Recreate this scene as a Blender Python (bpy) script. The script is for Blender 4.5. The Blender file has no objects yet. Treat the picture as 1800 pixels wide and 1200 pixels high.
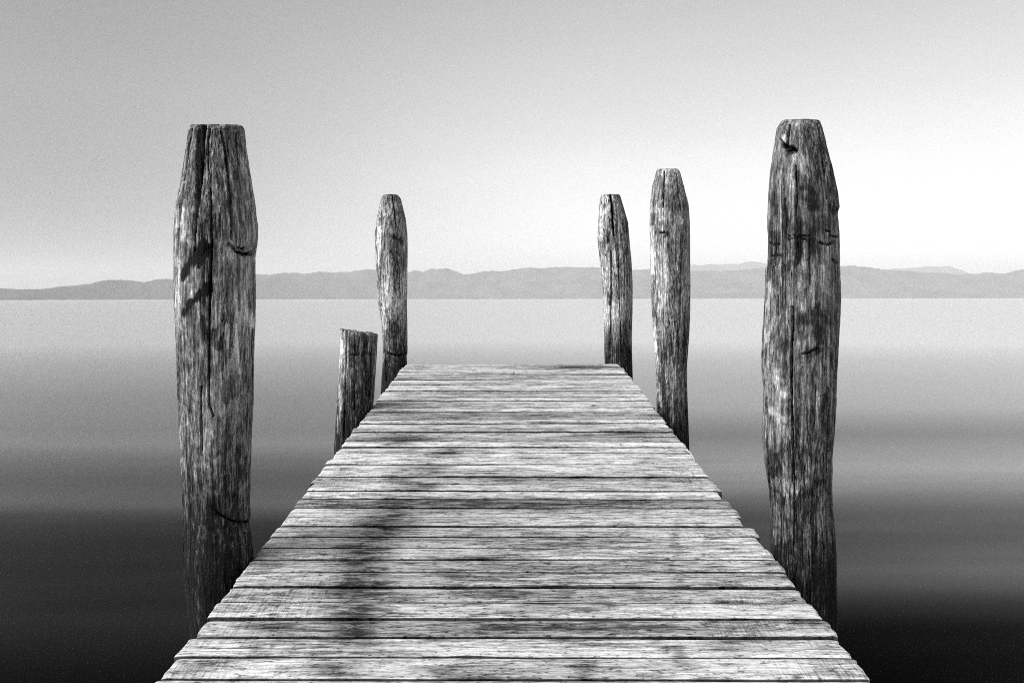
import bpy, math, random
import numpy as np

C = bpy.context.scene.collection
R = math.radians
HC = 2.7            # camera height above the water (m)
F = 1500.0          # focal length in photo pixels (1800 wide)
HZ = 525.0          # horizon row
random.seed(4)

# ------------------------------------------------------------------ camera
cam = bpy.data.cameras.new('camera')
camo = bpy.data.objects.new('camera', cam)
C.objects.link(camo)
camo.location = (0, 0, HC)
camo.rotation_euler = (R(90), R(0.09), 0)
cam.sensor_width = 36
cam.lens = 36 * F / 1800
cam.shift_y = -(600 - HZ) / 1800
cam.clip_start = 0.05
cam.clip_end = 150000
bpy.context.scene.camera = camo

# ------------------------------------------------------------------ world, sun, exposure
SUN_EL, SUN_AZ = R(40), R(250)      # azimuth clockwise from +Y: behind and to the left of the camera
W = bpy.data.worlds.new('World')
bpy.context.scene.world = W
W.use_nodes = True


class NT:
    """small helper around a node tree"""
    def __init__(s, tree):
        s.t = tree
        s.n = tree.nodes
        s.l = tree.links

    def new(s, kind, **kw):
        nd = s.n.new(kind)
        for k, v in kw.items():
            setattr(nd, k, v)
        return nd

    def put(s, sock, v):
        if v is None:
            return
        if hasattr(v, 'is_output'):
            s.l.new(v, sock)
        else:
            sock.default_value = v

    def math(s, op, a, b=None, c=None, clamp=False):
        nd = s.new('ShaderNodeMath', operation=op)
        nd.use_clamp = clamp
        s.put(nd.inputs[0], a)
        s.put(nd.inputs[1], b)
        s.put(nd.inputs[2], c)
        return nd.outputs[0]

    def vmul(s, v, k):
        nd = s.new('ShaderNodeVectorMath', operation='MULTIPLY')
        s.put(nd.inputs[0], v)
        s.put(nd.inputs[1], k)
        return nd.outputs[0]

    def vadd(s, v, k):
        nd = s.new('ShaderNodeVectorMath', operation='ADD')
        s.put(nd.inputs[0], v)
        s.put(nd.inputs[1], k)
        return nd.outputs[0]

    def noise(s, v, scale=1, detail=5, rough=.6, dist=0.0):
        nd = s.new('ShaderNodeTexNoise')
        s.put(nd.inputs['Vector'], v)
        nd.inputs['Scale'].default_value = scale
        nd.inputs['Detail'].default_value = detail
        nd.inputs['Roughness'].default_value = rough
        nd.inputs['Distortion'].default_value = dist
        return nd.outputs['Fac']

    def rng(s, v, a, b, c=0.0, d=1.0, smooth=False):
        nd = s.new('ShaderNodeMapRange')
        if smooth:
            nd.interpolation_type = 'SMOOTHSTEP'
        s.put(nd.inputs[0], v)
        for i, k in zip((1, 2, 3, 4), (a, b, c, d)):
            s.put(nd.inputs[i], k)
        return nd.outputs[0]

    def attr(s, name):
        nd = s.new('ShaderNodeAttribute')
        nd.attribute_name = name
        return nd.outputs['Fac']


w = NT(W.node_tree)
bg = W.node_tree.nodes['Background']
sky = w.new('ShaderNodeTexSky', sky_type='NISHITA')
sky.sun_disc = False
sky.sun_elevation = SUN_EL
sky.sun_rotation = SUN_AZ
sky.altitude = 200
sky.air_density = 1.0
sky.dust_density = 1.5
sky.ozone_density = 1.0
sep = w.new('ShaderNodeSeparateColor')
w.l.new(sky.outputs[0], sep.inputs[0])
# black and white film: a greyscale sky, mostly the red and green light
bw = w.math('ADD', w.math('MULTIPLY', sep.outputs[0], 0.5), w.math('MULTIPLY', sep.outputs[1], 0.5))
tc = w.new('ShaderNodeTexCoord')
sx = w.new('ShaderNodeSeparateXYZ')
w.l.new(tc.outputs['Generated'], sx.inputs[0])
# thin high cloud: brighter towards the right of the view, thinning upwards
gx = w.rng(sx.outputs[0], -0.54, 0.14, 0.0, 1.0, True)
el = w.math('MAXIMUM', sx.outputs[2], 0.0)
thin = w.rng(el, 0.0, 0.95, 1.0, 0.0)
cl = w.noise(w.vmul(tc.outputs['Generated'], (1.0, 1.0, 5.0)), 2.2, 4, .5, .3)
cloud = w.math('MULTIPLY', w.math('MULTIPLY', gx, thin), w.rng(cl, .25, .75, .9, 1.1))
low = w.math('MULTIPLY', w.rng(el, 0.0, 0.22, .42, .0), w.math('SUBTRACT', 1.0, gx))   # murkier low down on the left
fac = w.math('SUBTRACT', w.math('ADD', 0.645, w.math('MULTIPLY', cloud, 1.12)), low)
fac = w.math('MULTIPLY', fac, w.rng(el, .03, .31, .90, 1.14))     # pale milky veil overhead
out = w.math('MULTIPLY', bw, fac)
comb = w.new('ShaderNodeCombineColor')
for i in range(3):
    w.l.new(out, comb.inputs[i])
w.l.new(comb.outputs[0], bg.inputs[0])
bg.inputs[1].default_value = 0.10

sun = bpy.data.lights.new('sun', 'SUN')
sun.energy = 4.0
sun.angle = R(48)
sun.color = (1, 1, 1)
suno = bpy.data.objects.new('sun', sun)
C.objects.link(suno)
from mathutils import Vector
sd = Vector((math.sin(SUN_AZ) * math.cos(SUN_EL), math.cos(SUN_AZ) * math.cos(SUN_EL), math.sin(SUN_EL)))
suno.rotation_euler = (-sd).to_track_quat('-Z', 'Y').to_euler()
suno.location = (0, 0, 30)

sc = bpy.context.scene
sc.view_settings.view_transform = 'Standard'
sc.view_settings.look = 'None'
sc.view_settings.gamma = 1
sc.view_settings.exposure = 0.8
sc.cycles.use_denoising = False
sc.cycles.filter_width = 1.0
sc.cycles.use_adaptive_sampling = True
sc.cycles.adaptive_threshold = 0.027
sc.cycles.adaptive_min_samples = 60
sc.cycles.volume_bounces = 1
sc.cycles.sample_clamp_direct = 3
sc.cycles.sample_clamp_indirect = 1.5
sc.cycles.max_bounces = 6

# ------------------------------------------------------------------ numpy noise
_rs = np.random.RandomState(7)
_perm = _rs.permutation(256)
_perm = np.concatenate([_perm, _perm, _perm])
_grad = _rs.normal(size=(256, 3))
_grad /= np.linalg.norm(_grad, axis=1)[:, None]


def perlin(x, y, z):
    x, y, z = np.broadcast_arrays(*(np.asarray(q, float) for q in (x, y, z)))
    xi, yi, zi = (np.floor(q).astype(int) for q in (x, y, z))
    xf, yf, zf = x - xi, y - yi, z - zi
    u, v, ww = (t * t * t * (t * (t * 6 - 15) + 10) for t in (xf, yf, zf))
    tot = 0
    for dx in (0, 1):
        for dy in (0, 1):
            for dz in (0, 1):
                h = _perm[_perm[_perm[(xi + dx) & 255] + ((yi + dy) & 255)] + ((zi + dz) & 255)]
                g = _grad[h]
                d = g[..., 0] * (xf - dx) + g[..., 1] * (yf - dy) + g[..., 2] * (zf - dz)
                tot = tot + d * (u if dx else 1 - u) * (v if dy else 1 - v) * (ww if dz else 1 - ww)
    return tot * 1.4


def fbm(x, y, z, o=4, g=.55):
    s, a = 0, 1
    for i in range(o):
        s = s + a * perlin(x * 2 ** i + 13.7 * i, y * 2 ** i, z * 2 ** i)
        a *= g
    return s


def mesh_obj(name, verts, faces, mat, parent=None, attrs=None, smooth=True):
    me = bpy.data.meshes.new(name)
    verts = np.asarray(verts, float)
    if isinstance(faces, np.ndarray):
        n = len(faces)
        me.vertices.add(len(verts))
        me.vertices.foreach_set('co', verts.ravel())
        me.loops.add(n * 4)
        me.loops.foreach_set('vertex_index', faces.ravel())
        me.polygons.add(n)
        me.polygons.foreach_set('loop_start', np.arange(0, n * 4, 4))
        me.polygons.foreach_set('loop_total', np.full(n, 4))
        me.update(calc_edges=True)
        me.validate()
    else:
        me.from_pydata([tuple(v) for v in verts], [], faces)
        me.update()
    me.polygons.foreach_set('use_smooth', np.full(len(me.polygons), smooth))
    for k, a in (attrs or {}).items():
        at = me.attributes.new(k, 'FLOAT', 'POINT')
        at.data.foreach_set('value', np.asarray(a, np.float32).ravel())
    me.materials.append(mat)
    o = bpy.data.objects.new(name, me)
    C.objects.link(o)
    if parent:
        o.parent = parent
    return o


def grid_faces(nr, nc, wrap=False):
    r = np.arange(nr - 1)[:, None]
    c = np.arange(nc if wrap else nc - 1)[None, :]
    c2 = (c + 1) % nc if wrap else c + 1
    a = r * nc + c
    b = r * nc + c2
    return np.stack([a, b, b + nc, a + nc], -1).reshape(-1, 4)


# ------------------------------------------------------------------ materials
def new_mat(name):
    m = bpy.data.materials.new(name)
    m.use_nodes = True
    m.node_tree.nodes.clear()
    t = NT(m.node_tree)
    o = t.new('ShaderNodeOutputMaterial')
    return m, t, o


def grey(t, v):
    c = t.new('ShaderNodeCombineColor')
    for i in range(3):
        t.l.new(v, c.inputs[i])
    return c.outputs[0]


def principled(t, o, col, rough, h=None, bd=.004, bs=1.0, spec=.3):
    p = t.new('ShaderNodeBsdfPrincipled')
    t.put(p.inputs['Base Color'], col)
    t.put(p.inputs['Roughness'], rough)
    p.inputs['Specular IOR Level'].default_value = spec
    if h is not None:
        b = t.new('ShaderNodeBump')
        b.inputs['Strength'].default_value = bs
        b.inputs['Distance'].default_value = bd
        t.l.new(h, b.inputs['Height'])
        t.l.new(b.outputs[0], p.inputs['Normal'])
    t.l.new(p.outputs[0], o.inputs[0])
    return p


def post_material(name, seed, gain=1.0):
    m, t, o = new_mat(name)
    tc = t.new('ShaderNodeTexCoord')
    v = t.vadd(tc.outputs['Object'], (seed * 3.1, seed * 1.7, seed * 2.3))
    fib = t.noise(t.vmul(v, (78, 78, 8)), 1, 7, .70, .6)          # long fibres
    fine = t.noise(t.vmul(v, (120, 120, 26)), 1, 4, .75)            # short fibres, pits
    mot = t.noise(t.vmul(v, (19, 19, 9)), 1, 7, .70, 1.2)          # weather mottling
    big = t.noise(t.vmul(v, (4.0, 4.0, 1.6)), 1, 4, .55, .4)
    long = t.noise(t.vmul(v, (52, 52, 1.5)), 1, 5, .62, .35)        # continuous grain lines
    base = t.math('ADD', t.math('MULTIPLY', t.rng(fib, .38, .64), .28),
                  t.math('MULTIPLY', t.rng(fine, .36, .64), .26))
    base = t.math('ADD', base, t.math('MULTIPLY', t.rng(long, .38, .60), .26))
    base = t.math('ADD', base, t.math('MULTIPLY', t.rng(mot, .36, .64), t.rng(t.attr('hewn'), 0, 1, .24, .12)))
    base = t.math('ADD', base, t.math('MULTIPLY', t.attr('hewn'), .05))
    base = t.math('ADD', base, t.math('MULTIPLY', t.rng(big, .38, .62), .22))
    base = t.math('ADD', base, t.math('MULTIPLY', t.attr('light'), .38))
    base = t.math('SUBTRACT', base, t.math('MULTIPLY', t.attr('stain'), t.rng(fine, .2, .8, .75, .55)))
    base = t.math('ADD', t.math('MULTIPLY', t.math('SUBTRACT', base, .6), 1.3), .62)
    col = t.math('POWER', t.math('MAXIMUM', base, 0.0), 2.6)
    col = t.math('ADD', t.math('MULTIPLY', col, .40 * gain), .006, clamp=True)
    # thin drying checks running along the grain
    chk = t.noise(t.vmul(v, (34, 34, 1.1)), 1, 3, .6, .25)
    line = t.math('ABSOLUTE', t.math('SUBTRACT', chk, .5))
    line = t.rng(line, .0, .022, 1.0, .0)
    gate = t.rng(t.noise(t.vmul(v, (7, 7, 1.3)), 1, 2, .5), .47, .56, 0, 1)
    line = t.math('MULTIPLY', line, gate)
    cr = t.math('MAXIMUM', line, t.attr('crack'), clamp=True)
    col = t.math('MULTIPLY', col, t.math('SUBTRACT', 1.0, t.math('MULTIPLY', cr, .975)))
    h = t.math('ADD', t.math('MULTIPLY', fib, .9), t.math('MULTIPLY', fine, .45))
    h = t.math('ADD', h, t.math('MULTIPLY', mot, .8))
    h = t.math('SUBTRACT', h, t.math('MULTIPLY', line, 1.2))
    p = principled(t, o, grey(t, col), .85, h, .022, 1.0, .25)
    t.l.new(t.math('MULTIPLY', t.math('SUBTRACT', 1.0, cr), .22), p.inputs['Specular IOR Level'])
    return m


def deck_material():
    m, t, o = new_mat('weathered_planks')
    tc = t.new('ShaderNodeTexCoord')
    pid = t.attr('plank')
    cx = t.new('ShaderNodeCombineXYZ')
    t.l.new(t.math('MULTIPLY', pid, 7.3), cx.inputs[0])
    t.l.new(t.math('MULTIPLY', pid, 3.1), cx.inputs[2])
    v = t.vadd(tc.outputs['Object'], cx.outputs[0])
    grain = t.noise(t.vmul(v, (4.2, 105, 20)), 1, 7, .70, .8)
    fine = t.noise(t.vmul(v, (30, 190, 60)), 1, 4, .75)
    patch = t.noise(t.vmul(v, (5, 24, 6)), 1, 7, .70, .7)
    speck = t.noise(t.vmul(v, (30, 85, 30)), 1, 4, .68, .3)
    saw = t.noise(t.vmul(v, (170, 9, 6)), 1, 3, .6, .3)
    sxx = t.new('ShaderNodeSeparateXYZ')
    t.l.new(tc.outputs['Object'], sxx.inputs[0])
    ends = t.rng(t.math('ABSOLUTE', sxx.outputs[0]), .55, 1.0, .15, 1.0)
    sawg = t.rng(t.noise(t.vmul(v, (2.2, 7, 3)), 1, 2, .5), .42, .62)
    b = t.math('ADD', .412, t.math('MULTIPLY', t.rng(grain, .38, .62), .26))
    b = t.math('ADD', b, t.math('MULTIPLY', t.rng(fine, .36, .64), .20))
    b = t.math('ADD', b, t.math('MULTIPLY', t.rng(patch, .40, .53), .28))
    b = t.math('SUBTRACT', b, t.math('MULTIPLY', t.rng(speck, .57, .63), .36))
    pit = t.noise(t.vmul(v, (13, 60, 20)), 1, 5, .7, .6)
    b = t.math('SUBTRACT', b, t.math('MULTIPLY', t.rng(pit, .56, .66), .26))
    b = t.math('SUBTRACT', b, t.math('MULTIPLY', t.math('MULTIPLY', t.rng(saw, .48, .60), t.math('MULTIPLY', sawg, ends)), .20))
    # damp, dirty areas, broken up by the grain
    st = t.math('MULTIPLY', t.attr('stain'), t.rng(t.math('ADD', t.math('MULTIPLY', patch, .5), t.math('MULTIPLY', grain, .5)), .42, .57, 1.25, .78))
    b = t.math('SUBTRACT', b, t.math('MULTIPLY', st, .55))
    b = t.math('ADD', b, t.attr('tone'))
    col = t.math('POWER', t.math('MAXIMUM', b, .12), 2.1)
    col = t.math('MULTIPLY', col, .62)
    chk = t.noise(t.vmul(v, (.9, 38, 9)), 1, 3, .6, .25)
    line = t.rng(t.math('ABSOLUTE', t.math('SUBTRACT', chk, .5)), .0, .02, 1.0, .0)
    line = t.math('MULTIPLY', line, t.rng(t.noise(t.vmul(v, (1.1, 6, 3)), 1, 2, .5), .50, .57))
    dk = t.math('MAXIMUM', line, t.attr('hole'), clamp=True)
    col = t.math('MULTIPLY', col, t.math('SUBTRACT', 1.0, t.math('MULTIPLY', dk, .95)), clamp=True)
    h = t.math('ADD', t.math('MULTIPLY', grain, .8), t.math('MULTIPLY', fine, .4))
    h = t.math('SUBTRACT', h, t.math('MULTIPLY', line, 1.0))
    p = principled(t, o, grey(t, col), .8, h, .005, .8, .3)
    t.l.new(t.math('MULTIPLY', t.math('SUBTRACT', 1.0, dk), .3), p.inputs['Specular IOR Level'])
    return m


def beam_material():
    m, t, o = new_mat('old_beam_wood')
    tc = t.new('ShaderNodeTexCoord')
    g = t.noise(t.vmul(tc.outputs['Object'], (8, 8, 40)), 1, 6, .65, .4)
    principled(t, o, grey(t, t.rng(g, .3, .7, .02, .16)), .9, g, .006)
    return m


def water_material():
    m, t, o = new_mat('still_water')
    tc = t.new('ShaderNodeTexCoord')
    v = tc.outputs['Object']
    s1 = t.noise(t.vmul(v, (.10, .45, .1)), 1, 2, .45, .3)
    sy = t.new('ShaderNodeVectorMath', operation='LENGTH')
    t.l.new(v, sy.inputs[0])
    calm = t.rng(sy.outputs['Value'], 6, 19, 1.0, .0, True)     # the small swell dies out away from the pier
    h = t.math('MULTIPLY', t.math('MULTIPLY', s1, calm), .035)
    b = t.new('ShaderNodeBump')
    b.inputs['Strength'].default_value = 1.0
    b.inputs['Distance'].default_value = 1.0
    t.l.new(h, b.inputs['Height'])
    geo = t.new('ShaderNodeNewGeometry')
    dot = t.new('ShaderNodeVectorMath', operation='DOT_PRODUCT')
    t.l.new(geo.outputs['Incoming'], dot.inputs[0])
    t.l.new(b.outputs[0], dot.inputs[1])
    ci = t.math('MAXIMUM', t.math('ABSOLUTE', dot.outputs['Value']), .0008)
    n = 1.33
    # Fresnel reflectance of water for p-polarised light only, which darkens the near water
    st2 = t.math('DIVIDE', t.math('SUBTRACT', 1.0, t.math('MULTIPLY', ci, ci)), n * n)
    ct = t.math('SQRT', t.math('SUBTRACT', 1.0, st2))
    nci = t.math('MULTIPLY', ci, n)
    rp = t.math('DIVIDE', t.math('SUBTRACT', nci, ct), t.math('ADD', nci, ct))
    rp = t.math('MULTIPLY', rp, rp)
    # curve steepened: near-water darkening is put into the reflectance
    rp = t.math('MULTIPLY', t.math('POWER', rp, 1.28), 1.68, clamp=True)
    gl = t.new('ShaderNodeBsdfGlossy')
    gl.inputs['Roughness'].default_value = .30
    gl.inputs['Color'].default_value = (.95, .95, .95, 1)
    t.l.new(b.outputs[0], gl.inputs['Normal'])
    df = t.new('ShaderNodeBsdfDiffuse')
    df.inputs['Color'].default_value = (.001, .001, .001, 1)
    mx = t.new('ShaderNodeMixShader')
    t.l.new(rp, mx.inputs[0])
    t.l.new(df.outputs[0], mx.inputs[1])
    t.l.new(gl.outputs[0], mx.inputs[2])
    t.l.new(mx.outputs[0], o.inputs[0])
    return m


def hill_material():
    m, t, o = new_mat('wooded_hillside')
    tc = t.new('ShaderNodeTexCoord')
    g = t.noise(t.vmul(tc.outputs['Object'], (.004, .004, .01)), 1, 6, .6)
    principled(t, o, grey(t, t.rng(g, .35, .65, .02, .10)), 1.0, spec=.0)
    return m


# ------------------------------------------------------------------ water and hills
wm = water_material()
xs = np.concatenate([[-16500, -6000, -400, -70], np.linspace(-44, 44, 89), [70, 400, 6000, 16500]])
ys = np.concatenate([[-400, -20, 0, 2], np.arange(3, 56, .12), [60, 100, 200, 1000, 6000, 16500]])
# swell shaped to lay dark and light bands: slope (degrees) against distance
SW_L = [(56, 0), (37.5, .5), (24.5, .2), (18.2, -.8), (16.2, -2.0), (14, -.6), (12.5, -.3), (11.2, -2.3), (10.3, 1.4), (9.5, 2.8), (8.5, 1.0), (7.2, -.8), (6.55, .7), (6.1, 3.0), (5, 1.5), (3, 0)]
SW_R = [(56, 0), (37.5, .4), (29.5, .1), (21, -.9), (17, .2), (14.6, -2.2), (12.7, -3.8), (11.1, -2.9), (9.9, -.7), (8.7, -.6), (7.6, -3.8), (7.1, -4.2), (6.8, -2.2), (6.4, 2.2), (6.1, 3.6), (5, 2), (3, 0)]
XX, YY = np.meshgrid(xs, ys)


def band_swell_height(tab, yy):
    tab = sorted(tab)
    fy = np.linspace(2, 60, 2901)
    sl = np.interp(fy, [a for a, b in tab], [b for a, b in tab], left=0, right=0)
    kx = np.arange(-40, 41) * .02
    kn = np.exp(-(kx / .34) ** 2)
    sl = np.convolve(sl, kn / kn.sum(), 'same')
    hh = np.cumsum(np.tan(np.radians(sl))) * .02
    hh -= hh[-1]
    hh *= np.clip((fy - 2) / 2.5, 0, 1)
    return np.interp(yy, fy, hh, left=0, right=0)


bend = YY + .35 * perlin(XX * .07, YY * .04, 4.4) * np.clip(YY / 10, 0, 1.5) + .012 * XX * np.sign(XX) * 0
mixx = np.clip((XX + 3.2) / 6.4, 0, 1)
mixx = mixx * mixx * (3 - 2 * mixx)
ZZ = band_swell_height(SW_L, bend + .02 * (XX + 5)) * (1 - mixx) + band_swell_height(SW_R, bend - .05 * (XX - 5)) * mixx
ZZ *= np.clip((44 - np.abs(XX)) / 20, 0, 1)
wat = mesh_obj('water', np.stack([XX, YY, ZZ], -1).reshape(-1, 3), grid_faces(len(ys), len(xs)), wm)
wat['kind'] = 'structure'

RIDGE = [(-700, 500), (-500, 492), (-300, 499), (-150, 503), (0, 506), (27, 509), (60, 506.7), (83, 508), (110, 506.7), (133, 502.7), (160, 499), (180, 498.7),
         (200, 491.7), (213, 490), (233, 495), (253, 498), (273, 493), (293, 490), (320, 490), (350, 486), (400, 484), (430, 481),
         (453, 480.7), (477, 483), (493, 479), (520, 479), (533, 480.5), (560, 476.7), (580, 479), (600, 477.7), (617, 476.5),
         (647, 472.3), (660, 474), (690, 476), (717, 479), (730, 474), (743, 477), (757, 473), (783, 471.7), (797, 475), (817, 482.7),
         (833, 481), (853, 476.7), (887, 476.5), (910, 474), (930, 470), (953, 472), (1000, 469), (1050, 471), (1113, 477),
         (1140, 473), (1180, 475), (1213, 476), (1260, 478), (1300, 475), (1347, 472), (1400, 470), (1477, 468), (1520, 470), (1540, 473), (1573, 477),
         (1620, 480), (1680, 484), (1733, 482), (1743, 479), (1753, 481.7), (1783, 481.7), (1800, 476), (1850, 470), (1950, 478), (2100, 468),
         (2250, 480), (2500, 474)]
FAR = [(-700, 505), (-200, 500), (0, 515), (300, 505), (430, 494), (700, 485), (900, 480), (1100, 478), (1140, 472.7), (1180, 468), (1213, 465), (1237, 467.7), (1250, 464),
       (1283, 465), (1300, 465.7), (1312, 461.5), (1320, 460), (1333, 461.7), (1347, 467), (1400, 474), (1477, 480), (1540, 476), (1573, 474), (1600, 472), (1627, 470),
       (1650, 470), (1663, 469), (1672, 471), (1680, 474), (1700, 482), (1740, 486), (1800, 480), (2100, 476), (2500, 482)]


def hill_range(name, prof, D, depth, seed, mat, near=1.0):
    px = np.array([p[0] for p in prof], float)
    py = np.array([p[1] for p in prof], float)
    n = 1500
    X = np.linspace(-700, 2500, n)
    base = np.interp(X, px, py)
    base = base + 1.3 * fbm(X / 24.0, seed, 0, 5, .62) + 1.5 * np.minimum(.1, perlin(X / 8.0, seed, 4)) + .8 * perlin(X / 3.5, seed, 9)
    rows = 26
    # the range comes nearer towards the left of the bay
    q = np.clip((X + 100) / 1000, 0, 1)
    D = D * (near + (1 - near) * q * q * (3 - 2 * q))
    tt = np.linspace(0, 1, rows)
    V = np.zeros((rows, n, 3))
    for i, s in enumerate(tt):
        y = D + depth * s * 2 - (depth * .15) * fbm(X / 160.0, seed + 5.1, s * 2, 2) * (1 if i else .3)
        ridge_d = D + depth * .8
        zr = HC + (HZ - base) / F * ridge_d
        prof_s = math.sin(min(1, s / .4) * math.pi / 2) ** 1.15 if s <= .4 else math.cos((s - .4) / .6 * math.pi / 2) ** .8
        nz = 1 + .14 * fbm(X / 45.0, s * 5, seed, 4) * (1 - abs(s - .4) * 0 if abs(s - .4) > .06 else 0)
        V[i, :, 0] = (X - 900) / F * (ridge_d)
        V[i, :, 1] = y
        V[i, :, 2] = np.minimum(zr * prof_s * nz, zr * y / ridge_d) if s < .4 else zr * prof_s * np.minimum(nz, 1)
        if i == 0 or i == rows - 1:
            V[i, :, 2] = -3
    o = mesh_obj(name, V.reshape(-1, 3), grid_faces(rows, n), mat)
    o['kind'] = 'structure'
    return o


hm = hill_material()
hill_range('hills', RIDGE, 8500, 900, 3.3, hm, .45)
hill_range('hills', FAR, 13500, 1200, 8.8, hm)

# ------------------------------------------------------------------ pier
H0, SL = 1.55, 124.0 / 1500


def deck_z(Y):
    return HC - H0 + SL * Y


def to_deck(px, py):
    k = py - 401.0
    Y = F * H0 / k
    return (px - 900) / F * Y, Y


ROWS = [1193.3, 1154.5, 1118.7, 1086.7, 1058, 1030.7, 1005, 982.7, 962.5, 943, 924.3, 908, 891.7, 876.3, 862.7, 849.5, 837.7, 826,
        815.3, 805, 795, 785.3, 775.5, 767.3, 758.5, 751, 743.4, 736.3, 729.3, 722.5, 715.3, 709.5, 703.5, 697.3, 691.5, 687, 682.5,
        676.7, 671.3, 667, 663, 657.5, 653, 649.3, 644.8, 638.9]
YB = [F * H0 / (r - 401) for r in ROWS]
yb = YB[0]
pre = []
while yb > -1.4:
    yb -= random.uniform(.144, .154)
    pre.insert(0, yb)
npre = len(pre)
YB = pre + YB
# tone of single planks, by the photo row at which they begin
TONE = {1193.3: .0, 1154.5: .02, 1118.7: -.12, 1086.7: .03, 1058: -.10, 1030.7: -.05, 1005: -.07, 982.7: .05, 962.5: -.02, 943: -.04, 924.3: .0,
        908: -.03, 891.7: -.20, 876.3: .08, 862.7: .0, 849.5: -.06, 837.7: .0, 826: .03, 815.3: .05, 805: .05, 795: .0, 785.3: .08, 775.5: -.2,
        767.3: -.1, 758.5: -.13, 751: .05, 743.4: .07, 736.3: -.12, 729.3: -.18, 722.5: .1, 715.3: -.04, 709.5: -.03, 703.5: .06}
# blotches of damp and dirt on the deck: photo x, y, half width, half height, strength
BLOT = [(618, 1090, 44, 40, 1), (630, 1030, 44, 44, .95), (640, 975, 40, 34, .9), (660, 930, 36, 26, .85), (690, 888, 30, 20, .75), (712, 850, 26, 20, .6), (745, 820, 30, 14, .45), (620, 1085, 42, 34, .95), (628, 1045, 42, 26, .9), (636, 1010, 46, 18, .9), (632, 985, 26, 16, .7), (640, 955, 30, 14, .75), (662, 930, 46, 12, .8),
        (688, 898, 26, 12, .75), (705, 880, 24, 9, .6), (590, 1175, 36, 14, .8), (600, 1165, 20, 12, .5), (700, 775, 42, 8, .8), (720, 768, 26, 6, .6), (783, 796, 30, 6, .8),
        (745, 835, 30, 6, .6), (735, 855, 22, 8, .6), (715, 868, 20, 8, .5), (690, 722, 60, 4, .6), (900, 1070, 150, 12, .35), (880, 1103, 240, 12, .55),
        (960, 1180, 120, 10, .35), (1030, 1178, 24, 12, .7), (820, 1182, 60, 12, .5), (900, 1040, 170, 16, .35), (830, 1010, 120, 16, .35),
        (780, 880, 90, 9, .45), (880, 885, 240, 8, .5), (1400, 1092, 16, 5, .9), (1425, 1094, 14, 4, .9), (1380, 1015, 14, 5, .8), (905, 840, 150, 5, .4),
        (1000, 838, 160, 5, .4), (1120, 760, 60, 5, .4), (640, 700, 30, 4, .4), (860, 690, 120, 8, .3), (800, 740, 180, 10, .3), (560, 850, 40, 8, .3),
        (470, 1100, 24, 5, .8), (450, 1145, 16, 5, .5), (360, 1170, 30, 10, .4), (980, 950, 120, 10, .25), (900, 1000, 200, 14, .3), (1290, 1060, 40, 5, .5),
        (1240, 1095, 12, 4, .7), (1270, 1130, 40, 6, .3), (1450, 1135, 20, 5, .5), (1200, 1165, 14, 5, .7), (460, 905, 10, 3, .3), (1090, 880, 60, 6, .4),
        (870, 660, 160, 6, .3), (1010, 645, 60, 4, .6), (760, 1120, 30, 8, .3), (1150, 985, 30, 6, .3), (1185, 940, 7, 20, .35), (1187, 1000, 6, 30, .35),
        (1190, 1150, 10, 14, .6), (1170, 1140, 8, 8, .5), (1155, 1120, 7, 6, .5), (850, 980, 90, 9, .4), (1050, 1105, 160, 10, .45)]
HOLES = [(1100, 656, 2, 1.6), (1043, 713, 4, 1.6), (1232, 859, 2, 2), (903, 656, 1.6, 1.4), (668, 890, 3, 2), (677, 928, 4, 3), (599, 824, 2, 3), (644, 808, 2, 1.6), (605, 823, 2, 1.5),
         (1213, 846, 2, 2), (1091, 782, 2, 1.3), (679, 876, 6, 1.5), (752, 876, 5, 1.3), (1145, 1127, 7, 2), (1148, 1133, 6, 2), (448, 1122, 3, 2), (537, 1118, 4, 2), (548, 1148, 4, 3),
         (344, 1107, 3, 1.5), (478, 1136, 3, 2), (1399, 1088, 6, 2), (1425, 1093, 11, 2.2), (1400, 1190, 8, 3), (1033, 1176, 3, 2)]


GAPS = {1193.3: .007, 1154.5: .008, 1118.7: .0125, 1058: .0075, 1030.7: .010, 1005: .006, 982.7: .007, 943: .0075, 908: .010, 876.3: .0075, 862.7: .0075, 837.7: .011, 815.3: .008,
        785.3: .007, 736.3: .0075, 722.5: .0085, 676.7: .0085, 649.3: .013, 644.8: .011, 657.5: .005, 663: .005, 795: .0055, 826: .0055, 849.5: .0065, 1086.7: .0075}


def open_(xx, i):
    """the joints open and close a little along their length"""
    if i - npre in (43, 44):
        return np.clip(.35 + .75 * xx, .12, 1.2)
    return np.clip(1 + .38 * perlin(xx * 1.1, i * 5.3, 3.3), .62, 1.5)


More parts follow.
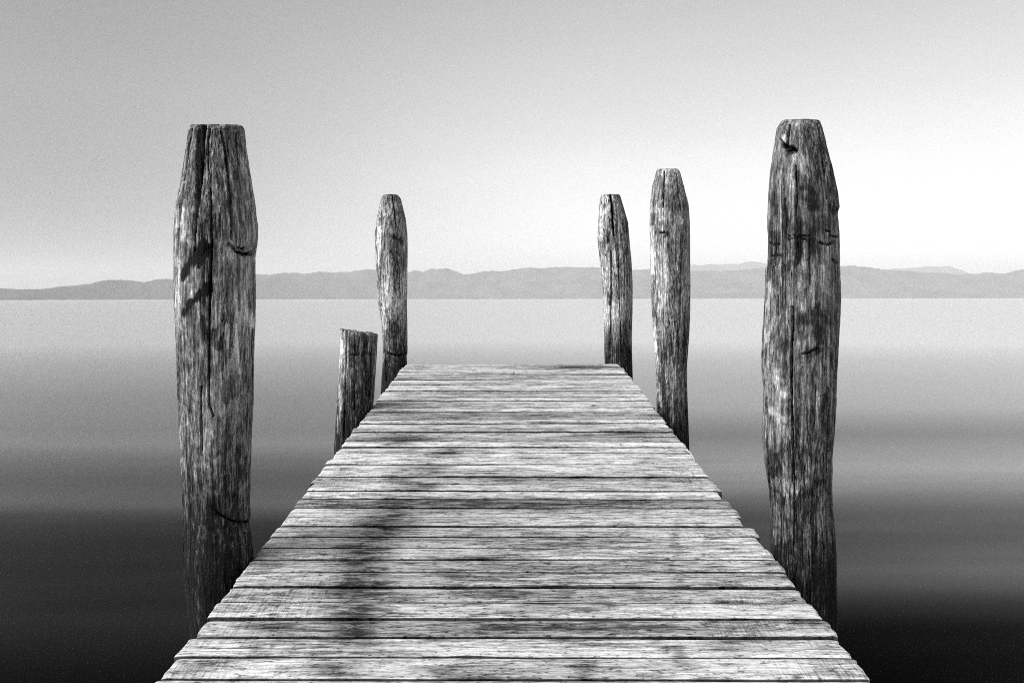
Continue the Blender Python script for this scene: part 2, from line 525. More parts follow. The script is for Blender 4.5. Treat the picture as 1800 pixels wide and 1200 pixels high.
def build_deck(parent):
    Vs, Fs, A = [], [], {'plank': [], 'tone': [], 'stain': [], 'hole': []}
    off = 0
    NX, NY = 300, 9
    rnd = np.random.RandomState(11)
    for i in range(len(YB) - 1):
        y0, y1 = YB[i], YB[i + 1]
        key = ROWS[i - npre] if i >= npre else None
        tone = TONE.get(key, rnd.uniform(-.10, .07))
        key1 = ROWS[i + 1 - npre] if i + 1 >= npre else None
        g0, g1_ = GAPS.get(key, .0058 + .0030 * ((i * 7919) % 97) / 97), GAPS.get(key1, .0058 + .0030 * (((i + 1) * 7919) % 97) / 97)
        xl = -1.218 + rnd.uniform(-.009, .010)
        xr = 1.232 + rnd.uniform(-.013, .008)
        if key in (943.0, 943):
            xr += .012
        if key in (924.3, 876.3, 722.5):
            xr -= .016
        if i == len(YB) - 2:
            xr -= .02
        dz = rnd.uniform(-.0032, .0032)
        th = .042
        X = np.linspace(0, 1, NX)[None, :]
        Tt = np.array([0, .025, .08, .25, .5, .75, .92, .975, 1.0])[:, None]
        el_ = xl + .009 * fbm(Tt * 2.6, i * 3.7, 1.0, 4) + 0 * X
        er_ = xr + .009 * fbm(Tt * 2.6, i * 3.7, 9.0, 4) + 0 * X
        skew = rnd.uniform(-.008, .012)
        el_ = el_ + skew * (Tt - .5)
        xx = el_ + (er_ - el_) * X
        e0 = y0 + g0 * open_(xx, i) + .0026 * fbm(xx * 3.2, i * 1.3, 5, 4, .6) + np.maximum(0, fbm(xx * 2.2, i * 2.3, 15, 3) - .62) * .035
        e1 = y1 - g1_ * open_(xx, i + 1) + .0026 * fbm(xx * 3.2, i * 1.9, 8, 4, .6) - np.maximum(0, fbm(xx * 2.2, i * 2.9, 25, 3) - .62) * .035
        # plank lines run a touch nearer on the right
        sh = -.0045 * xx
        yy = e0 + (e1 - e0) * Tt + sh
        zz = deck_z(yy) + dz + .0016 * fbm(xx * 1.3, yy * 9, i, 3) + rnd.uniform(-.0025, .0025) * xx
        zz = zz - .004 * np.abs(Tt * 2 - 1) ** 8 + rnd.uniform(-.002, .002) * (Tt - .5)
        # worn, rounded ends
        zz = zz - .004 * np.exp(-np.abs(xx - el_) / .008) - .004 * np.exp(-np.abs(er_ - xx) / .008)
        top = np.stack([xx, yy, zz], -1)
        bot = np.stack([xx, yy, zz - th], -1)
        n = NX * NY
        ft = grid_faces(NY, NX) + off
        fb = grid_faces(NY, NX)[:, ::-1] + off + n
        side = []
        rim = [(0, c) for c in range(NX)] + [(r, NX - 1) for r in range(1, NY)] + [(NY - 1, c) for c in range(NX - 2, -1, -1)] + [(r, 0) for r in range(NY - 2, 0, -1)]
        idx = np.array([r * NX + c for r, c in rim])
        nx_ = np.roll(idx, -1)
        side = np.stack([idx, idx + n, nx_ + n, nx_], -1) + off
        Vs += [top.reshape(-1, 3), bot.reshape(-1, 3)]
        Fs += [ft, fb, side]
        # photo position of each vertex, to lay out the damp patches on the deck
        k = F * H0 / np.maximum(yy, 1.5)
        PX, PY = 900 + xx / np.maximum(yy, 1.5) * F, 401 + k
        st = np.zeros_like(PX)
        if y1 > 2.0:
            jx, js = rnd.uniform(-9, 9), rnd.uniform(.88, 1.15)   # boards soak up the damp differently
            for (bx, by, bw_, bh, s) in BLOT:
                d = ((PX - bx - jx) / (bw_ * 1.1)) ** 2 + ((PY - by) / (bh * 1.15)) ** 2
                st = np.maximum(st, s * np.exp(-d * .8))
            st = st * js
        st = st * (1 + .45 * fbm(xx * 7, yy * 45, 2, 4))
        st = np.clip(st + .22 * np.maximum(0, fbm(xx * 1.4, yy * 3.2, 33, 4)), 0, 1)
        ho = np.zeros_like(PX)
        if y1 > 2.0:
            for (bx, by, a, b) in HOLES:
                ho = np.maximum(ho, np.exp(-(((PX - bx) / a) ** 2 + ((PY - by) / b) ** 2)))
        # outer ends of the planks are bleached, the middle is trodden
        tn = tone + .05 * (np.abs(xx) / 1.2) ** 3 - .01 + 0 * yy
        for nm, a in (('plank', np.full_like(PX, i * 1.0 + rnd.uniform(0, .5))), ('tone', tn), ('stain', st), ('hole', ho)):
            if nm == 'hole':    # sawn edges darker down in the gaps
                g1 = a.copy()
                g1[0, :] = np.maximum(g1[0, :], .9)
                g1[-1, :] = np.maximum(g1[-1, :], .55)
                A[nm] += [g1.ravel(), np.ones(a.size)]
            else:
                A[nm] += [a.ravel(), a.ravel()]
        off += 2 * n
    V = np.concatenate(Vs)
    Fc = np.concatenate(Fs)
    o = mesh_obj('deck', V, Fc, deck_material(), parent, {k: np.concatenate(v) for k, v in A.items()})
    o.data.polygons.foreach_set('use_smooth', np.zeros(len(o.data.polygons), bool))
    m = o.data
    return o


pier = bpy.data.objects.new('pier', None)
C.objects.link(pier)
pier['label'] = 'weathered plank pier running out over still water between wooden posts'
pier['category'] = 'pier'
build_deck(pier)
bm_ = beam_material()


def beam(name, x0, x1, y0, y1, drop, hgt, parent, n=24, axis='y'):
    """squared timber following the slope of the deck"""
    V = []
    for i in range(n):
        s = i / (n - 1)
        if axis == 'y':
            y = y0 + (y1 - y0) * s
            wob = .006 * math.sin(i * 1.7 + x0 * 9)
            ring = [(x0 + wob, y), (x1 + wob, y), (x1 + wob, y), (x0 + wob, y)]
        else:
            x = x0 + (x1 - x0) * s
            ring = [(x, y0), (x, y1), (x, y1), (x, y0)]
        for j, (x, y) in enumerate(ring):
            z = deck_z(y) - .042 - .004 - drop - (hgt if j > 1 else 0) + .003 * math.sin(i * 2.3 + j)
            V.append((x, y, z))
    Fa = []
    for i in range(n - 1):
        for j in range(4):
            a, b = i * 4 + j, i * 4 + (j + 1) % 4
            Fa.append((a, b, b + 4, a + 4))
    Fa += [(3, 2, 1, 0), tuple(4 * (n - 1) + j for j in range(4))]
    return mesh_obj(name, V, Fa, bm_, parent, smooth=False)


for x in (-1.0, 0.0, 1.0):
    beam('stringer', x - .06, x + .06, -1.2, 9.6, .004, .16, pier)
for y in (.6, 4.05, 7.4, 9.55):
    beam('cross_beam', -1.2, 1.2, y - .07, y + .07, .17, .17, pier, 12, 'x')


# curled sliver lifting off the right plank end, photo (1165..1222, 790..812)
def sliver(parent):
    pts = [(1160, 793.5), (1180, 792.5), (1195, 792), (1206, 794), (1213, 799), (1218, 806), (1221, 812)]
    V, n = [], len(pts)
    for i, (a, b) in enumerate(pts):
        X, Y = to_deck(a, b)
        z = deck_z(Y) + .006 + .010 * math.sin(i / (n - 1) * math.pi)
        ww = .009 * math.sin((i + .6) / n * math.pi) + .002
        for dx, dz in ((-ww, -.003), (0, .004), (ww, -.003), (0, -.006)):
            V.append((X + dx * .6, Y + dx, z + dz))
    Fa = []
    for i in range(n - 1):
        for j in range(4):
            a, b = i * 4 + j, i * 4 + (j + 1) % 4
            Fa.append((a, b, b + 4, a + 4))
    Fa += [(3, 2, 1, 0), tuple(4 * (n - 1) + j for j in range(4))]
    m, t, o = new_mat('pale_splinter_wood')
    tc = t.new('ShaderNodeTexCoord')
    g = t.noise(t.vmul(tc.outputs['Object'], (60, 200, 60)), 1, 4)
    principled(t, o, grey(t, t.rng(g, .3, .7, .25, .5)), .8, g, .002)
    mesh_obj('splinter', V, Fa, m, parent)


sliver(pier)


# ------------------------------------------------------------------ posts
def poly_dist(PX, PY, pts, ws=None):
    """distance in photo pixels to a polyline, divided by the local half width"""
    best = np.full(PX.shape, 1e9)
    for i in range(len(pts) - 1):
        ax, ay = pts[i][:2]
        bx, by = pts[i + 1][:2]
        wa = pts[i][2]
        wb = pts[i + 1][2]
        dx, dy = bx - ax, by - ay
        L = dx * dx + dy * dy
        u = np.clip(((PX - ax) * dx + (PY - ay) * dy) / L, 0, 1)
        d = np.hypot(PX - ax - u * dx, PY - ay - u * dy) / (wa + (wb - wa) * u)
        best = np.minimum(best, d)
    return best


def make_post(name, Yc, prof, label, seed, mat, feats, NT_=260, NR=640, top_tilt=0.0, ragged=0.0, zbot=-1.2, hewn_len=.45, shade_top=.50, group=None):
    prof = sorted(prof)
    py = np.array([p[0] for p in prof], float)
    pl = np.array([p[1] for p in prof], float)
    pr = np.array([p[2] for p in prof], float)
    ytop = py[0]
    ybot = HZ + (HC - zbot) / Yc * F
    tt = np.linspace(0, 1, NR) ** 1.15
    Py = ytop + (ybot - ytop) * tt
    L = np.interp(Py, py, pl)
    Rr = np.interp(Py, py, pr)
    # let the line run on below the deck
    cxp, hw = (L + Rr) / 2, (Rr - L) / 2
    cx = (cxp - 900) / F * Yc
    ca = math.cos(math.atan(abs(cx[0]) / Yc))
    r = hw / F * Yc * ca
    z = HC + (HZ - Py) / F * Yc
    # rounded shoulder at the cut top
    th = np.linspace(0, 2 * np.pi, NT_, endpoint=False)
    TH, Z = np.meshgrid(th, z)
    Rm = np.repeat(r[:, None], NT_, 1)
    CX = np.repeat(cx[:, None], NT_, 1)
    ct, s_ = np.cos(TH), np.sin(TH)
    cs = (ct + seed * 5.0, s_ + seed * 3.0)
    rr = r.mean()
    lump = .030 * fbm(cs[0] * .9, cs[1] * .9, Z * .9 + seed, 2)
    ridge = -.020 * np.abs(perlin(ct * 4.2 + seed, s_ * 4.2, Z * .6)) ** .7
    fibre = .015 * fbm(ct * 9 + seed, s_ * 9, Z * 2.6, 4, .62)
    pits = .009 * fbm(ct * 22 + seed, s_ * 22, Z * 14, 3, .6)
    # silhouettes were measured: keep the large forms off the outline
    side = np.abs(ct) ** 3
    disp = Rm * (lump * (1 - side) + ridge * (1 - .6 * side) + .006) + (fibre + pits) * rr * 1.2
    RR = Rm + disp
    X = CX + RR * ct
    Yv = Yc + RR * s_ * .97
    front = s_ < .15
    PX = 900 + X / Yc * F
    PY = HZ - (Z - HC) / Yc * F
    # parallax of the near surface
    PX = 900 + X / Yv * F
    PYv = HZ - (Z - HC) / Yv * F
    crack = np.zeros_like(X)
    stain = np.zeros_like(X)
    light = np.zeros_like(X)
    push = np.zeros_like(X)
    nz1 = fbm(X * 16 + seed, Yv * 16, Z * 10, 4, .65)
    nz2 = fbm(X * 40 + seed, Yv * 40, Z * 6, 3, .65)
    px_m = Yc / F
    for f in feats:
        kind, pts = f[0], f[1]
        if kind == 'crack':      # open split: points with half width in px, depth in m
            wob = 1.2 * perlin(PYv / 14.0, seed, len(pts)) + .6 * perlin(PYv / 5.0, seed + 4, 2)
            across = abs(pts[-1][0] - pts[0][0]) > abs(pts[-1][1] - pts[0][1])
            wy = (2.6 * perlin(PX / 6.0, seed, 7.0) + 1.5 * perlin(PX / 2.5, seed, 3.0)) if across else 0
            d = poly_dist(PX + wob * min(1, pts[0][2] / 2), PYv + wy, pts)
            if across:
                d = d + .9 * np.maximum(0, nz2 + .1)
            k = np.clip(1.5 - d, 0, 1)
            k = k * k * (3 - 2 * k) * front
            push = np.maximum(push, k * f[2])
            crack = np.maximum(crack, np.clip(k * 1.3, 0, 1) * f[3])
        elif kind == 'stain':
            d = poly_dist(PX, PYv, pts) + .75 * nz1 + .35 * nz2
            k = np.clip((1.25 - d) * 1.8, 0, 1) * front * np.clip(.72 + .9 * nz1 + .6 * nz2, .15, 1)
            stain = np.maximum(stain, k * f[2])
        elif kind == 'mark':     # old tar mark
            d = poly_dist(PX, PYv, pts) + .8 * nz1 + .9 * nz2
            stain = np.maximum(stain, np.clip((1.4 - d) * 1.3, 0, 1) * front * f[2])
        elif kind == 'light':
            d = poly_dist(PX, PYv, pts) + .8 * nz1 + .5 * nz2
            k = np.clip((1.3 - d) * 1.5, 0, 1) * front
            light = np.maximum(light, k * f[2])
        elif kind == 'bump':
            d = poly_dist(PX, PYv, pts)
            push = push - np.exp(-d * d) * f[2] * front
        elif kind == 'ledge':    # wood stands out above the line and drops back under it
            xs_ = np.array([p[0] for p in pts], float)
            ys_ = np.array([p[1] for p in pts], float)
            yl = np.interp(PX, xs_, ys_)
            inside = np.clip((PX - xs_[0]) / 14, 0, 1) * np.clip((xs_[-1] + 8 - PX) / 6, 0, 1) * front
            up = yl - PYv
            k = np.clip(up / 2.0 + .5, 0, 1) * np.exp(-np.maximum(up, 0) / f[3]) * inside
            push = push - k * f[2]
            cut = np.exp(-((up + 1.6) / 2.7) ** 2) * inside
            push = push + cut * f[2] * .55
            crack = np.maximum(crack, cut * .97)
    # random checks all round the back
    rs = np.random.RandomState(int(seed * 100))
    for _ in range(9):
        a0 = rs.uniform(.25, math.pi - .25)
        z0 = rs.uniform(1.0, z[0])
        ln = rs.uniform(.4, 1.6)
        dth = np.abs(TH - a0 - .02 * perlin(Z * 3, _ * 2.0, seed))
        k = np.clip(1.4 - dth / .02, 0, 1) * np.clip(1.2 - np.abs(Z - z0) / ln * 2, 0, 1)
        push = np.maximum(push, k * .02)
        crack = np.maximum(crack, k * .8)
    X = X - push * ct
    Yv = Yv - push * s_
    # shade painted into the wood colour, deepening from above the deck downwards
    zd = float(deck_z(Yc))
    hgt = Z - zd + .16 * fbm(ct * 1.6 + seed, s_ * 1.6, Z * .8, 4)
    foot_shade = np.clip((shade_top - hgt) / (shade_top + .4), 0, 1)
    stain = np.maximum(stain, foot_shade * .86)  # painted shade at the post foot shares the stain channel
    # the top was sawn sloping a little towards the pier
    Z2 = Z + .85 * (Z - HC) * (Yv / Yc - 1) * np.exp(-((z[0] - Z) / .07) ** 2)
    Z2[Z < HC] = Z[Z < HC] if z[0] > HC else Z2[Z < HC]
    if top_tilt or ragged:
        fall = np.exp(-(z[0] - Z) / .10)
        Z2 = Z2 + fall * (top_tilt * ct + ragged * fbm(ct * 7 + seed, s_ * 7, 1.0, 3, .7))
    V = np.stack([X, Yv, Z2], -1).reshape(-1, 3)
    # cap rings
    caps = []
    NCAP = 9
    base_i = len(V)
    ring0 = V[:NT_]
    c0 = ring0.mean(0)
    hewn = np.clip((Py[:, None] * 0 + (z - (z[0] - hewn_len))[:, None]) / .25 + .5, 0, 1) * np.ones_like(X)
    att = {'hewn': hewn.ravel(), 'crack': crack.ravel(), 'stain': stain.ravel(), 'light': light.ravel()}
    extra = []
    for j in range(1, NCAP + 1):
        s = 1 - j / NCAP * .985
        ring = c0 + (ring0 - c0) * [s, s, 1]
        ring[:, 2] = ring0[:, 2] * s + (c0[2] + .0) * (1 - s) + .004 * (1 - s) + .004 * fbm(ring[:, 0] * 30, ring[:, 1] * 30, seed, 3)
        extra.append(ring)
    V = np.concatenate([V] + extra)
    for k in att:
        add = np.concatenate([att[k][:NT_] * (1 if k == 'crack' else .4) * (1 - j / NCAP) for j in range(1, NCAP + 1)])
        att[k] = np.concatenate([att[k], add])
    Fm = grid_faces(NR, NT_, True)
    # ring j of the cap hangs on ring j-1 (ring 0 = the top of the side)
    idx = [np.arange(NT_)] + [base_i + (j * NT_) + np.arange(NT_) for j in range(NCAP)]
    cf = []
    for j in range(NCAP):
        a, b = idx[j], idx[j + 1]
        cf.append(np.stack([a, b, np.roll(b, -1), np.roll(a, -1)], -1))
    Fm = np.concatenate([Fm[:, ::-1]] + cf)
    Fm = Fm.astype(int)
    # origin at the foot of the post
    org = np.array([cx[-1], Yc, 0.0])
    o = mesh_obj(name, V - org, Fm, mat, None, att)
    o.location = org
    o['label'] = label
    o['category'] = 'post'
    if group:
        o['group'] = group
    return o


G = 'round wooden mooring posts beside the pier'
P1 = [(219, 338, 422), (221, 335, 427), (228, 333, 430.5), (260, 328, 434), (302, 321.5, 441), (340, 314, 447), (359, 309, 450), (380, 307, 452.5), (396, 306, 454.5),
      (415, 305.6, 454.5), (434, 306, 452.6), (452, 305.5, 450), (500, 305, 451), (560, 308, 450), (602, 310, 447.5), (640, 311, 446.5), (700, 312.5, 446), (760, 315, 443.3), (800, 317, 441.5),
      (840, 319, 440), (880, 321, 439.5), (908, 321, 440.5), (918, 321.5, 437.5), (940, 322, 441.5), (972, 322.5, 444.5), (1000, 323, 446), (1040, 327, 448), (1080, 331, 450), (1108, 334.5, 452), (1300, 350, 468), (2100, 352, 470)]
F1 = [('crack', [(356, 216, 6), (353, 250, 5.5), (352, 300, 5), (350, 330, 3.6), (347, 365, 1.8), (344.5, 400, .9), (343, 440, .6)], .11, 1.0),
      ('crack', [(338, 222, 1.4), (330, 270, 1.4), (322, 330, 1.3), (314, 400, 1.2), (311, 450, .8)], .03, 1),
      ('crack', [(389, 225, 1.4), (395, 255, 1.6), (400, 290, 2.0), (405, 330, 1.8), (407, 380, 1.4), (407, 420, .8)], .05, 1),
      ('crack', [(369, 220, 1.8), (366, 250, 1.5), (367, 300, .6)], .03, .9),
      ('crack', [(371, 330, .6), (372, 390, 1.3), (372, 440, 1.6), (370, 490, 1.8), (367.5, 560, 1.8), (367, 640, 1.5), (367, 710, 1.2), (375, 730, .8)], .06, 1),
      ('crack', [(353, 680, 1), (354, 760, 1.2), (354.5, 800, .7)], .03, .9),
      ('crack', [(432, 245, .9), (438, 310, .9), (444, 370, .9)], .02, .9), ('crack', [(417, 250, .7), (419, 320, .8)], .015, .8),
      ('crack', [(416, 760, .7), (416, 860, .8)], .012, .7), ('crack', [(312, 640, .8), (313, 700, .8)], .012, .8),
      ('mark', [(322, 484, 5), (335, 462, 8), (350, 448, 9), (364, 432, 8)], .95), ('mark', [(324, 550, 4), (335, 531, 5), (350, 518, 5), (366, 503, 7)], .85),
      ('stain', [(358, 560, 7), (362, 590, 8)], .5), ('stain', [(385, 380, 8), (384, 480, 7)], .22), ('stain', [(378, 580, 8), (385, 610, 9)], .35),
      ('stain', [(412, 260, 16), (420, 310, 14)], .2), ('stain', [(400, 700, 12), (410, 660, 8)], .2),
      ('stain', [(403, 428, 3), (415, 440, 4), (432, 447, 4), (446, 440, 4)], .6), ('crack', [(412, 440, 1.5), (425, 446, 2), (440, 446, 1.6)], .025, .9),
      ('crack', [(418, 434, 2.5), (428, 436, 3)], .03, .8), ('bump', [(405, 432, 9), (408, 440, 8)], .014), ('bump', [(446, 430, 8), (448, 436, 8)], .012),
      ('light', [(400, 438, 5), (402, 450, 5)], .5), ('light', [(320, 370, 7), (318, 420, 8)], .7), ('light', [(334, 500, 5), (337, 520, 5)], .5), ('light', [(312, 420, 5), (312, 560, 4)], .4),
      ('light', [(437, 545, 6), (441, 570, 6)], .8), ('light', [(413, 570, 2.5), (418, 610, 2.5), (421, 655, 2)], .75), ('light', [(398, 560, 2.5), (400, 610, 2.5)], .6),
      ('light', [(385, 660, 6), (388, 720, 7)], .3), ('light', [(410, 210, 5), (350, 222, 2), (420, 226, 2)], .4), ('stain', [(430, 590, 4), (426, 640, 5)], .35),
      ('stain', [(372, 730, 4), (392, 748, 3), (410, 745, 3)], .2), ('stain', [(368, 780, 8), (365, 840, 8)], .4), ('stain', [(390, 885, 6), (374, 870, 6)], .3),
      ('ledge', [(368, 884), (384, 900), (402, 910), (420, 915), (436, 913)], .028, 40), ('stain', [(385, 958, 20), (400, 950, 14)], .35)]
P6 = [(212, 1378, 1438), (214, 1374, 1441), (226, 1365.6, 1445.5), (265, 1359, 1454), (302, 1353.6, 1464), (340, 1350.6, 1471.5), (366, 1350, 1474.5), (377, 1349.5, 1471.5), (400, 1349, 1473),
      (415, 1350, 1474.5), (452, 1349.5, 1475), (466, 1347.5, 1475), (472, 1345, 1475), (527, 1343.5, 1477), (565, 1341, 1475.5), (602, 1338.8, 1473.5), (640, 1337, 1471.5), (668, 1339, 1470), (682, 1342, 1469),
      (720, 1340.5, 1468), (760, 1339, 1466), (800, 1341.5, 1462), (820, 1344, 1462), (864, 1351, 1462), (900, 1352.5, 1463.5), (920, 1353, 1465.5), (970, 1354, 1469), (1040, 1356, 1469), (1116, 1358, 1471.5), (1300, 1362, 1480), (2100, 1362, 1480)]
F6 = [('crack', [(1388, 218, 1.8), (1386, 240, 1.7), (1384.5, 256, 1.6)], .04, 1), ('crack', [(1378, 258, 4), (1388, 262, 5), (1400, 264, 3)], .04, .95), ('crack', [(1371, 245, 1.3), (1380, 256, 2.5)], .02, .9),
      ('stain', [(1384, 266, 5), (1392, 270, 4)], .5), ('light', [(1396, 274, 2.5), (1398, 286, 2.5)], .9), ('light', [(1378, 240, 4), (1381, 248, 4)], .5),
      ('crack', [(1438, 215, 1.3), (1444, 255, 1.3), (1450, 310, 1.2), (1455, 350, .9)], .03, 1), ('crack', [(1399, 292, 1.2), (1402, 340, 1.2), (1399, 380, .8)], .02, .8),
      ('stain', [(1400, 310, 9), (1415, 320, 12), (1416, 345, 11)], .5), ('stain', [(1430, 345, 12), (1428, 365, 9)], .6), ('stain', [(1464, 360, 8), (1466, 375, 5)], .5),
      ('stain', [(1405, 390, 9), (1404, 460, 9)], .3), ('stain', [(1430, 400, 14), (1432, 440, 12)], .32), ('stain', [(1412, 560, 14), (1440, 550, 18), (1436, 600, 14)], .42),
      ('crack', [(1386, 415, 1), (1400, 416, 1.2), (1424, 415, 1)], .015, .8), ('crack', [(1385, 421, .8), (1402, 420, 1.1), (1424, 422, .8)], .015, .7),
      ('crack', [(1452, 406, 1.4), (1459, 408, 1.6), (1460, 416, 1.4), (1472, 417, 2)], .025, .95), ('crack', [(1442, 428, 1.2), (1458, 431, 1.8), (1468, 426, 1.5)], .02, .9),
      ('crack', [(1464, 457, 2), (1471, 463, 2.6)], .03, .95), ('crack', [(1353, 428, 1.5), (1361, 432, 2), (1372, 429, 1.2)], .02, .8), ('crack', [(1355, 451, 1), (1366, 449, 1.4), (1375, 450, 1)], .02, .8),
      ('stain', [(1386, 475, 3), (1391, 461, 4), (1397, 470, 3)], .5), ('bump', [(1450, 415, 8), (1452, 418, 7)], .014),
      ('crack', [(1357, 395, 1), (1357, 425, 1.6)], .02, .8), ('crack', [(1380, 350, .7), (1380, 420, .8)], .012, .8),
      ('crack', [(1344, 500, 1), (1342, 560, 1.3), (1339, 640, 1.5), (1343, 680, 1.2)], .03, .9), ('crack', [(1393, 540, 1.3), (1394, 570, 1.6), (1391, 620, 1.6), (1391, 690, 1.5), (1393, 760, 1.3), (1395, 840, 1.2), (1396, 900, 1)], .04, 1),
      ('crack', [(1368, 520, .8), (1368, 590, .8)], .015, .8), ('crack', [(1347, 700, 1.1), (1348, 780, 1.2), (1352, 850, 1.2)], .03, .9), ('crack', [(1424, 420, .8), (1424, 500, .7)], .015, .8),
      ('crack', [(1360, 800, .8), (1361, 880, .8)], .012, .8), ('crack', [(1395, 900, .9), (1395, 960, .9)], .014, .8),
      ('stain', [(1380, 600, 11), (1381, 660, 9)], .3), ('crack', [(1410, 623, 1), (1424, 620, 1.6), (1438, 612, 1.6)], .02, .5), ('stain', [(1425, 622, 9), (1440, 615, 8)], .5),
      ('light', [(1405, 605, 6), (1425, 600, 8)], .4), ('bump', [(1420, 600, 16), (1428, 604, 14)], .02), ('light', [(1350, 360, 5), (1362, 400, 6)], .5), ('light', [(1352, 500, 5), (1348, 600, 4)], .7),
      ('light', [(1362, 640, 4), (1370, 690, 6), (1380, 695, 7)], .65), ('light', [(1354, 720, 5), (1372, 735, 8)], .5), ('stain', [(1388, 705, 4), (1387, 745, 4)], .6), ('stain', [(1402, 720, 3), (1401, 770, 3)], .5),
      ('stain', [(1366, 800, 7), (1370, 835, 7)], .5), ('light', [(1362, 850, 9), (1385, 862, 9), (1410, 850, 8)], .6), ('light', [(1425, 825, 8), (1432, 820, 6)], .4), ('bump', [(1370, 855, 16), (1410, 850, 18), (1428, 830, 14)], .026),
      ('stain', [(1415, 870, 7), (1435, 862, 12), (1445, 850, 10)], .8), ('light', [(1368, 890, 8), (1370, 950, 9)], .5), ('stain', [(1408, 920, 4), (1408, 950, 4)], .6), ('stain', [(1366, 975, 8), (1388, 972, 10), (1400, 985, 14)], .5),
      ('stain', [(1450, 700, 9), (1455, 960, 14)], .35), ('stain', [(1352, 332, 2), (1352, 334, 2)], .1), ('stain', [(1425, 960, 25), (1430, 1000, 30)], .3)]
P2 = [(341.5, 676, 697), (343, 673.5, 700), (349, 670.5, 705), (382, 663, 713), (411, 659, 716.5), (445, 660.5, 716.5), (486, 662, 716), (528, 664, 715.3), (553, 667.5, 715.5), (570, 671.5, 716), (612, 673, 716.3), (620, 673, 716),
      (626, 673, 714.5), (650, 671.8, 716), (695, 669, 716), (760, 664, 716), (1100, 655, 712)]
F2 = [('crack', [(690, 343, 1), (694, 370, .9), (697, 400, .7)], .03, .9), ('ledge', [(674, 612), (682, 618), (694, 622), (706, 622), (717, 619)], .045, 50), ('crack', [(677, 625, .8), (679, 670, .8)], .02, .8),
      ('stain', [(688, 414, 4), (705, 420, 4), (707, 428, 3)], .55), ('stain', [(690, 445, 9), (694, 520, 9)], .25), ('stain', [(690, 570, 14), (695, 590, 13)], .4), ('bump', [(694, 416, 6), (702, 418, 6)], .015),
      ('light', [(667, 400, 3), (666, 460, 4)], .6), ('light', [(676, 500, 4), (676, 575, 3)], .4), ('stain', [(680, 352, 7), (690, 346, 8)], .25), ('stain', [(676, 640, 4), (690, 680, 14)], .4), ('stain', [(676, 604, 1), (676, 612, 1)], .5)]
P3 = [(583, 598.5, 662), (585, 598, 664), (612, 597.5, 662.5), (650, 595, 660.5), (695, 592.5, 657.5), (736, 590, 653), (795, 587, 648), (1100, 572, 634)]
F3 = [('crack', [(609, 585, .9), (608, 640, 1), (606, 700, 1), (604, 770, .9)], .03, 1), ('stain', [(618, 600, 8), (620, 640, 8)], .4), ('stain', [(644, 620, 5), (652, 625, 5)], .4), ('crack', [(614, 622, 1), (630, 624, 1.4)], .02, .8),
      ('stain', [(635, 600, 12), (640, 700, 12)], .35), ('light', [(602, 600, 2), (600, 620, 2)], .9), ('light', [(598, 690, 3), (594, 760, 3)], .5), ('crack', [(624, 600, .6), (623, 720, .7)], .015, .7),
      ('stain', [(640, 720, 14), (645, 700, 12)], .4)]
P4 = [(342, 1060, 1088), (343.5, 1057, 1090), (349, 1055, 1092), (392, 1051.7, 1104), (420, 1050.5, 1106.5), (460, 1054.7, 1110), (505, 1059.5, 1112), (550, 1061.4, 1111.3), (595, 1062.3, 1110.5), (635, 1062.8, 1111), (665, 1064, 1112), (1100, 1070, 1118)]
F4 = [('crack', [(1074, 342, 2), (1076, 370, 1.8), (1078, 400, 1.6), (1080, 415, .9)], .06, 1), ('crack', [(1074, 440, .8), (1074, 520, 1.1), (1072, 630, .9)], .03, .9), ('crack', [(1087, 430, .7), (1089, 520, .7), (1092, 620, .7)], .02, .8),
      ('stain', [(1070, 410, 4), (1068, 425, 4)], .6), ('stain', [(1088, 460, 8), (1090, 520, 9)], .3), ('stain', [(1095, 390, 6), (1100, 404, 5)], .3), ('stain', [(1105, 620, 6), (1107, 650, 8)], .6), ('light', [(1060, 370, 4), (1056, 420, 4)], .5),
      ('light', [(1080, 440, 2), (1082, 480, 2)], .6), ('stain', [(1070, 520, 3), (1071, 535, 3)], .5)]
P5 = [(297.5, 1158, 1191), (299, 1155.5, 1193), (303, 1153.5, 1195.5), (325, 1147.3, 1201.5), (361, 1142.5, 1210.5), (392, 1142.3, 1212.7), (460, 1143.5, 1212.8), (505, 1144, 1213.5), (550, 1146, 1212.6), (595, 1148.5, 1210.8), (640, 1152.3, 1207.8), (685, 1153.8, 1207.6),
      (715, 1153.8, 1208.3), (730, 1154, 1209), (790, 1157, 1211.3), (1100, 1166, 1216)]
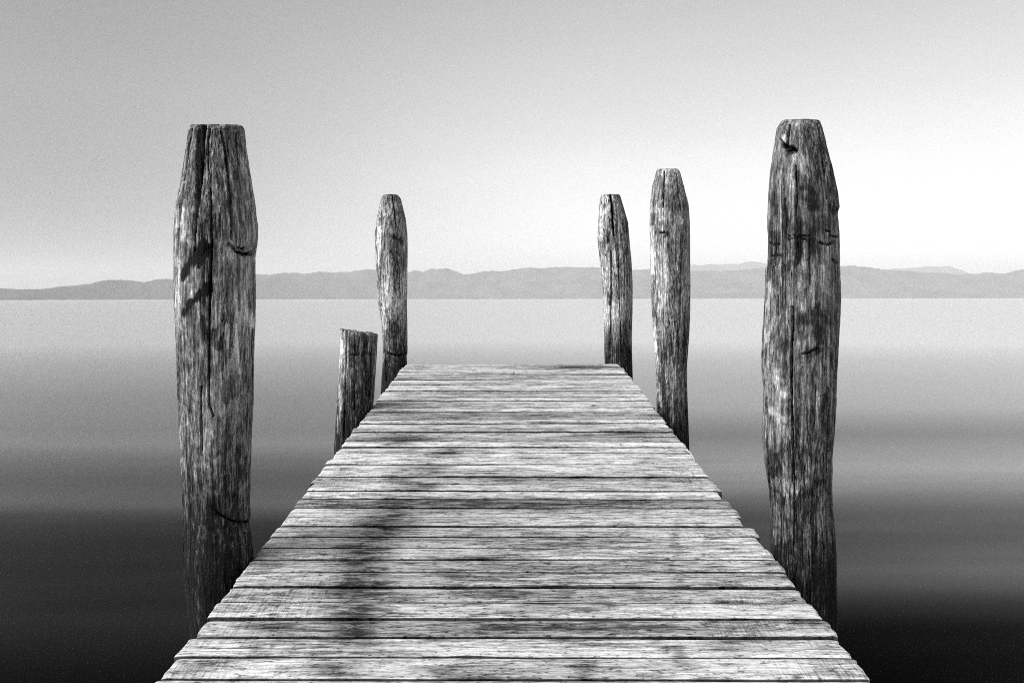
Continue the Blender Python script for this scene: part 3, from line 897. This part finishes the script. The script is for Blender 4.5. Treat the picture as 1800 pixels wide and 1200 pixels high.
F5 = [('crack', [(1168, 300, 1.1), (1167, 330, 1.1), (1166, 365, .8)], .03, 1), ('crack', [(1190, 305, 1), (1193, 340, 1), (1197, 370, .7)], .025, .9), ('light', [(1150, 368, 6), (1168, 376, 12)], .4), ('light', [(1147, 400, 3), (1148, 480, 3)], .8),
      ('crack', [(1159, 409, 1), (1168, 409, 1.4)], .02, .9), ('stain', [(1163, 412, 5), (1172, 412, 5)], .7), ('stain', [(1185, 430, 14), (1186, 520, 14)], .35), ('stain', [(1182, 450, 6), (1180, 480, 6)], .4), ('light', [(1150, 560, 3), (1158, 700, 4)], .55),
      ('crack', [(1192, 580, .7), (1193, 640, .7)], .015, .8), ('crack', [(1150, 640, .6), (1152, 710, .7)], .015, .8), ('light', [(1199, 392, 1.2), (1202, 386, 1.2)], .9), ('stain', [(1204, 560, 5), (1203, 700, 6)], .4),
      ('stain', [(1185, 750, 14), (1195, 770, 14)], .55), ('crack', [(1153, 713, 2), (1160, 720, 2)], .02, .8)]

make_post('mooring_post', 4.03, P1, 'thick tall post with a long open split at its top, left of the near deck', 1.3, post_material('split_post_wood', 1.3, 1.65), F1, 280, 760, shade_top=.75, group=G)
make_post('mooring_post', 4.09, P6, 'thick knotted post with a dark knot hole near its top, right of the near deck', 2.9, post_material('knotted_post_wood', 2.9, 1.05), F6, 280, 760, shade_top=.6, group=G)
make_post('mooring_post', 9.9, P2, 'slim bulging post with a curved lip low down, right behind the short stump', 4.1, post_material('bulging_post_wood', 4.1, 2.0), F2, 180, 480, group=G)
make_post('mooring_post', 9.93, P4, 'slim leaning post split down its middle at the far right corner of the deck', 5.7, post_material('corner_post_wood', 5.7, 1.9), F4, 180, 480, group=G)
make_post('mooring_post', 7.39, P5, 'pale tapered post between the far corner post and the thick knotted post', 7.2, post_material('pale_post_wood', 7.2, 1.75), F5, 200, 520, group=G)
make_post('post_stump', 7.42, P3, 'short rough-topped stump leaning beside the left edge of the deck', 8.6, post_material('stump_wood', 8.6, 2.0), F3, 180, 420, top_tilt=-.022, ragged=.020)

# ------------------------------------------------------------------ haze over the lake
hb = 17000.0
zt, zb = 640.0, -4.0
V = [(x, y, z) for z in (zb, zt) for y in (-2000, hb) for x in (-hb, hb)]
Fa = [(0, 2, 3, 1), (4, 5, 7, 6), (0, 1, 5, 4), (2, 6, 7, 3), (0, 4, 6, 2), (1, 3, 7, 5)]
m, t, o = new_mat('haze_air')
pv = t.new('ShaderNodeVolumePrincipled')
pv.inputs['Color'].default_value = (.96, .96, .96, 1)
pv.inputs['Density'].default_value = 1.0e-4
pv.inputs['Anisotropy'].default_value = 0.0
t.l.new(pv.outputs[0], o.inputs['Volume'])
hz = mesh_obj('haze', V, Fa, m, smooth=False)
hz['kind'] = 'stuff'
